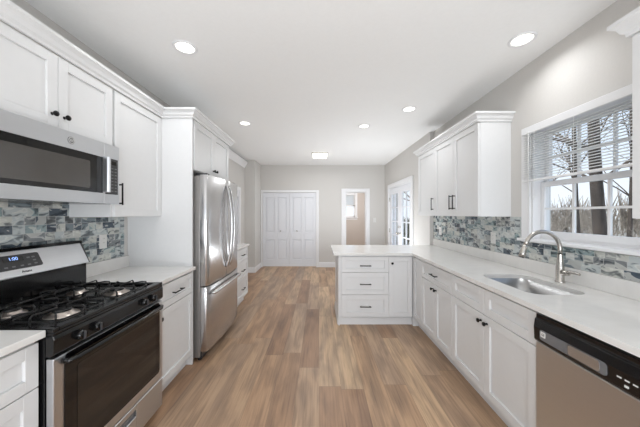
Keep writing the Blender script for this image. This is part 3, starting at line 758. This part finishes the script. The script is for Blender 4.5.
def vhandle(x, par, lean):
    z0, z1 = .83, 1.70; pts = []
    for i in range(15):
        t = i/14; b = math.sin(PI*t)
        pts.append((x+lean*.0*b, -.012-.055*b**.75, z0+(z1-z0)*t))
    pts = [(x, .002, z0-.004)]+pts+[(x, .002, z1+.004)]
    MB().tube(pts, .014, 10).build('handle', 'fridge_steel', par)
vhandle(cx-.045, dl, -1); vhandle(cx+.045, dr_, 1)
pts = [(.075, .02, .635)]+[(.075+(FW-.15)*i/14, -.018-.03*math.sin(PI*i/14), .635+.018*math.sin(PI*i/14)) for i in range(15)]+[(FW-.075, .02, .635)]
MB().tube(pts, .015, 10).build('handle', 'fridge_steel', fz)
for x in (.05, FW-.11): box('hinge_cover', 'dark_grey', (x, x+.06, .05, .16, 1.7755, 1.795), rf, .004)

# ------------------------------------------------------------------ dishwasher
dwm = thing('dishwasher', 'stainless dishwasher with black control strip under the right countertop', 'dishwasher', (1.158, 1.400, 0), -PI/2)
DWW = .61
box('tub', 'dark_grey', (.006, DWW-.006, .045, .58, .02, .872), dwm)
box('door_panel', 'steel', (.003, DWW-.003, .006, .044, .115, .722), dwm, .004, 2)
cpn = MB().prism([(.044, .7245), (.004, .7245), (-.003, .735), (-.006, .80), (.0, .842), (.008, .848), (.008, .868), (.044, .868)], 0, .003, DWW-.003).build('control_panel', 'black_enamel', dwm, .002)
MB().prism(rrect(.045, .36, .748, .80, .012, 4), 1, -.0085, -.003).build('handle_insert', 'mid_grey', cpn)
MB().prism(rrect(.20, .335, .752, .796, .01, 4), 1, -.0105, -.0085).build('latch_pocket', 'steel', cpn)
MB().prism(rrect(.052, .080, .765, .793, .004, 3), 1, -.0105, -.0085).build('emblem', 'pale_plastic', cpn)
text('emblem_lettering', 'GE', .015, 'dark_grey', cpn, (.066, -.0108, .779), (PI/2, 0, 0), .0003, .3)
for i in range(7):
    MB().box(.395+i*.026, .409+i*.026, -.0075, -.004, .772, .777).build('button', 'pale_plastic', cpn)
for i in range(3): MB().box(.42+i*.05, .432+i*.05, -.0075, -.004, .748, .756).build('button', 'pale_plastic', cpn)
box('toe_kick', 'black_enamel', (.003, DWW-.003, .08, .10, .0, .11), dwm)

# ------------------------------------------------------------------ window blind
bl = thing('window_blind', 'white slatted blind half lowered over the kitchen window', 'blind', (XR-.021, 2.245, 0), -PI/2)
BW = 2.245-1.325
box('valance', 'trim_paint', (0, BW, -.034, -.001, 2.070, 2.128), bl, .003)
m_ = MB(); n = 19; pz = (2.06-1.70)/n
for i in range(n):
    z = 1.705+i*pz
    m_.prism([(-.030, z-.0030), (-.017, z+.0022), (-.004, z-.0005), (-.004, z+.0007), (-.017, z+.0034), (-.030, z-.0018)], 0, .006, BW-.006)
m_.build('slats', 'blind_slat', bl)
box('bottom_rail', 'trim_paint', (.004, BW-.004, -.030, -.004, 1.668, 1.686), bl, .003)
m_ = MB()
for x in (.10, BW/2, BW-.10):
    for y in (-.031, -.003): m_.tube([(x, y, 1.68), (x, y, 2.07)], .0012, 5)
m_.build('ladder_cords', 'blind_slat', bl)
MB().tube([(.085, -.040, 2.08), (.085, -.041, 1.40)], .004, 6).build('tilt_wand', 'blind_slat', bl)
MB().tube([(.14, -.038, 2.08), (.14, -.038, 1.55)], .0015, 5).tube([(.14, -.038, 1.55), (.14, -.038, 1.52)], .004, 6).build('lift_cord', 'blind_slat', bl)

# ------------------------------------------------------------------ outlets
def outlet(label, loc, rot, group='wall outlets'):
    r = thing('wall_outlet', label, 'outlet', loc, rot, group)
    box('plate', 'pale_plastic', (-.037, .037, -.007, 0, -.058, .058), r, .003)
    for z in (-.026, .008):
        f = box('socket', 'pale_plastic', (-.017, .017, -.0095, -.007, z, z+.028), r, .003)
        for x in (-.007, .005): box('slot', 'dark_grey', (x, x+.0018, -.0098, -.0095, z+.012, z+.021), f)
outlet('white outlet plate on the tiles between the range and refrigerator panel', (XL+.008, 2.13, 1.175), PI/2)
outlet('white outlet plate on the right tiles, closer to the window', (XR-.008, 2.67, 1.155), -PI/2)
outlet('white outlet plate on the right tiles, closer to the peninsula', (XR-.008, 3.83, 1.15), -PI/2)

# ------------------------------------------------------------------ ceiling lights
def can(label, x, y, spread=150):
    r = thing('recessed_light', label, 'ceiling light', (x, y, ZC), 0, 'recessed ceiling lights')
    MB().lathe([(.088, -.0008), (.088, -.006), (.080, -.010), (.066, -.006), (.066, -.0008)], seg=32).build('trim_ring', 'trim_paint', r)
    MB().lathe([(.0655, -.004), (0, -.004)], seg=32).build('lens', 'lamp_glow', r)
    ld = bpy.data.lights.new('lamp', 'AREA'); ld.shape = 'DISK'; ld.size = .13; ld.energy = LAMP_W; ld.spread = math.radians(spread); ld.color = LAMP_COL
    lo = bpy.data.objects.new('lamp', ld); C.objects.link(lo); lo.parent = r; lo.location = (0, 0, -.014)
can('round recessed ceiling light above the left cabinets, left of all others', -1.035, 2.01)
can('round recessed ceiling light near the right wall above the sink', 1.50, 1.92)
can('round recessed ceiling light in front of the refrigerator cabinet', -1.05, 3.69)
can('round recessed ceiling light above the peninsula, middle of the far three', .66, 3.81)
can('round recessed ceiling light near the right wall cabinets above the peninsula corner', 1.105, 3.19)
fl = thing('flush_ceiling_light', 'square flush glass ceiling light near the back wall', 'ceiling light', (.02, 5.6, ZC))
box('base', 'nickel', (-.17, .17, -.17, .17, -.018, -.0005), fl, .003)
MB().prism(rrect(-.15, .15, -.15, .15, .02, 4), 2, -.062, -.0185).build('shade', 'lamp_glow', fl)
for x in (-.158, .158): box('clip', 'nickel', (x-.006, x+.006, -.02, .02, -.066, -.0185), fl)
ld_ = bpy.data.lights.new('lamp', 'AREA'); ld_.shape = 'SQUARE'; ld_.size = .28; ld_.energy = 9; ld_.color = LAMP_COL
lo_ = bpy.data.objects.new('lamp', ld_); C.objects.link(lo_); lo_.parent = fl; lo_.location = (0, 0, -.07)

# ------------------------------------------------------------------ outside
GZ = -.45
gm = MB()
for (x0, x1, y0, y1) in ((3.42, 90, -60, 90), (-60, 3.42, 9.5, 90), (-60, -1.95, -60, 9.5), (-1.95, 3.42, -60, YREAR-.01)): gm.box(x0, x1, y0, y1, GZ-.2, GZ)
gm.box(1.97, 3.42, YREAR-.01, 9.5, GZ-.2, GZ)
struct(gm.build('ground', 'ground'), 'brown winter lawn outside', 'ground')

def limb(mb, p, d, ln, r, depth, rng, seg=6):
    n = 4; pts = [p.copy()]; rr = [r]; q = p.copy(); dd = d.copy()
    for i in range(n):
        dd = (dd+Vector((rng.uniform(-.16, .16), rng.uniform(-.16, .16), rng.uniform(-.06, .14)))).normalized()
        q = q+dd*ln/n; pts.append(q.copy()); rr.append(r*(1-.42*(i+1)/n))
    mb.tube(pts, rr, seg if depth > 1 else 4)
    if depth <= 0: return
    for k in range(rng.choice((2, 3, 3))):
        i = rng.choice((2, 3, 4, 4)); a = rng.uniform(0, 2*PI)
        side = Vector((math.cos(a), math.sin(a), rng.uniform(-.1, .8)))
        limb(mb, pts[i], (dd*.7+side*.8).normalized(), ln*rng.uniform(.55, .8), rr[i]*.62, depth-1, rng, 5)
def tree(label, x, y, h, r, seed, bend, depth=4):
    rng = random.Random(seed)
    t = thing('bare_tree', label, 'tree', (x, y, GZ), 0, 'bare trees outside')
    pts = [Vector((bend*math.sin(u*2.1)*1.0, .25*bend*u*2, h*u)) for u in [i/9 for i in range(10)]]; rr = [r*(1.25-.25*min(1, i))*(1-.055*i) for i in range(10)]
    MB().tube(pts, rr, 10).build('trunk', 'bark', t)
    m_ = MB()
    for i in range(3, 10):
        for k in range(2 if i < 9 else 4):
            a = rng.uniform(0, 2*PI)
            limb(m_, pts[i], Vector((math.cos(a), math.sin(a), rng.uniform(.2, 1))).normalized(), h*rng.uniform(.22, .36), rr[i]*rng.uniform(.22, .45), depth-1, rng)
    m_.build('branches', 'twig', t)
tree('thick dark leaning tree trunk seen through the middle of the kitchen window', 7.7, 7.0, 8.0, .155, 3, -.5)
tree('thinner dark tree trunk left of the thick one in the kitchen window', 10.5, 10.5, 8.0, .10, 5, -.3)
tree('bare tree at the right end of the kitchen window view', 15.0, 12.6, 8, .10, 8, .3)
tree('bare tree at the left end of the kitchen window view', 13.5, 16.6, 9, .10, 11, .2)
tree('bare tree seen through the nearer french door leaf', 6.2, 17.5, 8, .13, 13, .2)
tree('bare tree seen through the farther french door leaf', 7.2, 25.5, 8, .13, 17, -.2)
# scrub: uncountable thin stems along the lot
rng = random.Random(21); m_ = MB()
for i in range(85):
    x = rng.uniform(13, 27); y = x*rng.uniform(.78, 1.22); h = rng.uniform(.5, 1.25)
    for k in range(2): limb(m_, Vector((x, y, GZ)), Vector((rng.uniform(-.5, .5), rng.uniform(-.5, .5), 1)).normalized(), h, .03, 3, rng, 4)
o = m_.build('undergrowth', 'scrub'); o['kind'] = 'stuff'; tag(o, 'grey brown scrub of bare stems outside the kitchen window', 'undergrowth')
m_ = MB()
for i in range(400):
    x = rng.uniform(5, 12); y = x*rng.uniform(2.6, 4.0); h = rng.uniform(.4, 1.6); p = Vector((x, y, GZ))
    for k in range(3):
        a = rng.uniform(0, 2*PI); l = rng.uniform(.1, .7)
        m_.tube([p, p+Vector((math.cos(a)*l, math.sin(a)*l, h))], [.025, .006], 3)
o = m_.build('undergrowth', 'evergreen'); o['kind'] = 'stuff'; tag(o, 'grey green scrub outside the french doors', 'undergrowth')
m_ = MB()
for i in range(420):
    a = math.radians(rng.uniform(8, 62)); d = rng.uniform(34, 46); h = rng.uniform(2.2, 4.6); p = Vector((d*math.cos(a), d*math.sin(a), GZ))
    for k in range(7):
        b = rng.uniform(0, 2*PI); l = rng.uniform(.2, 1.3)
        m_.tube([p+Vector((0, 0, h*.15*k*.6)), p+Vector((math.cos(b)*l, math.sin(b)*l, h*rng.uniform(.5, 1)))], [.07, .015], 3)
o = m_.build('distant_woods', 'scrub'); o['kind'] = 'stuff'; tag(o, 'hazy line of bare woods far behind the yard', 'woods')
# deck and rail outside the french doors
dk = thing('deck', 'wood deck with white rail outside the french doors', 'deck', (2.0, 4.3, 0))
box('boards', 'deck_wood', (0, 2.6, 0, 4.5, -.09, -.04), dk)
for x, y in ((2.52, .1), (2.52, 1.5), (2.52, 2.9), (2.52, 4.3), (1.3, 4.4)):
    box('post', 'trim_paint', (x-.045, x+.045, y-.045, y+.045, -.0395, 1.0), dk)
m_ = MB(); m_.box(2.49, 2.55, .14, 4.26, .90, .94).box(2.49, 2.55, .14, 4.26, .05, .09)
for i in range(34): m_.box(2.505, 2.535, .2+i*.12, .23+i*.12, .09, .90)
m_.build('railing', 'trim_paint', dk)
for x, y in ((.1, .1), (2.5, .1), (.1, 4.4), (2.5, 4.4)): box('footing', 'deck_wood', (x-.05, x+.05, y-.05, y+.05, GZ, -.0905), dk)
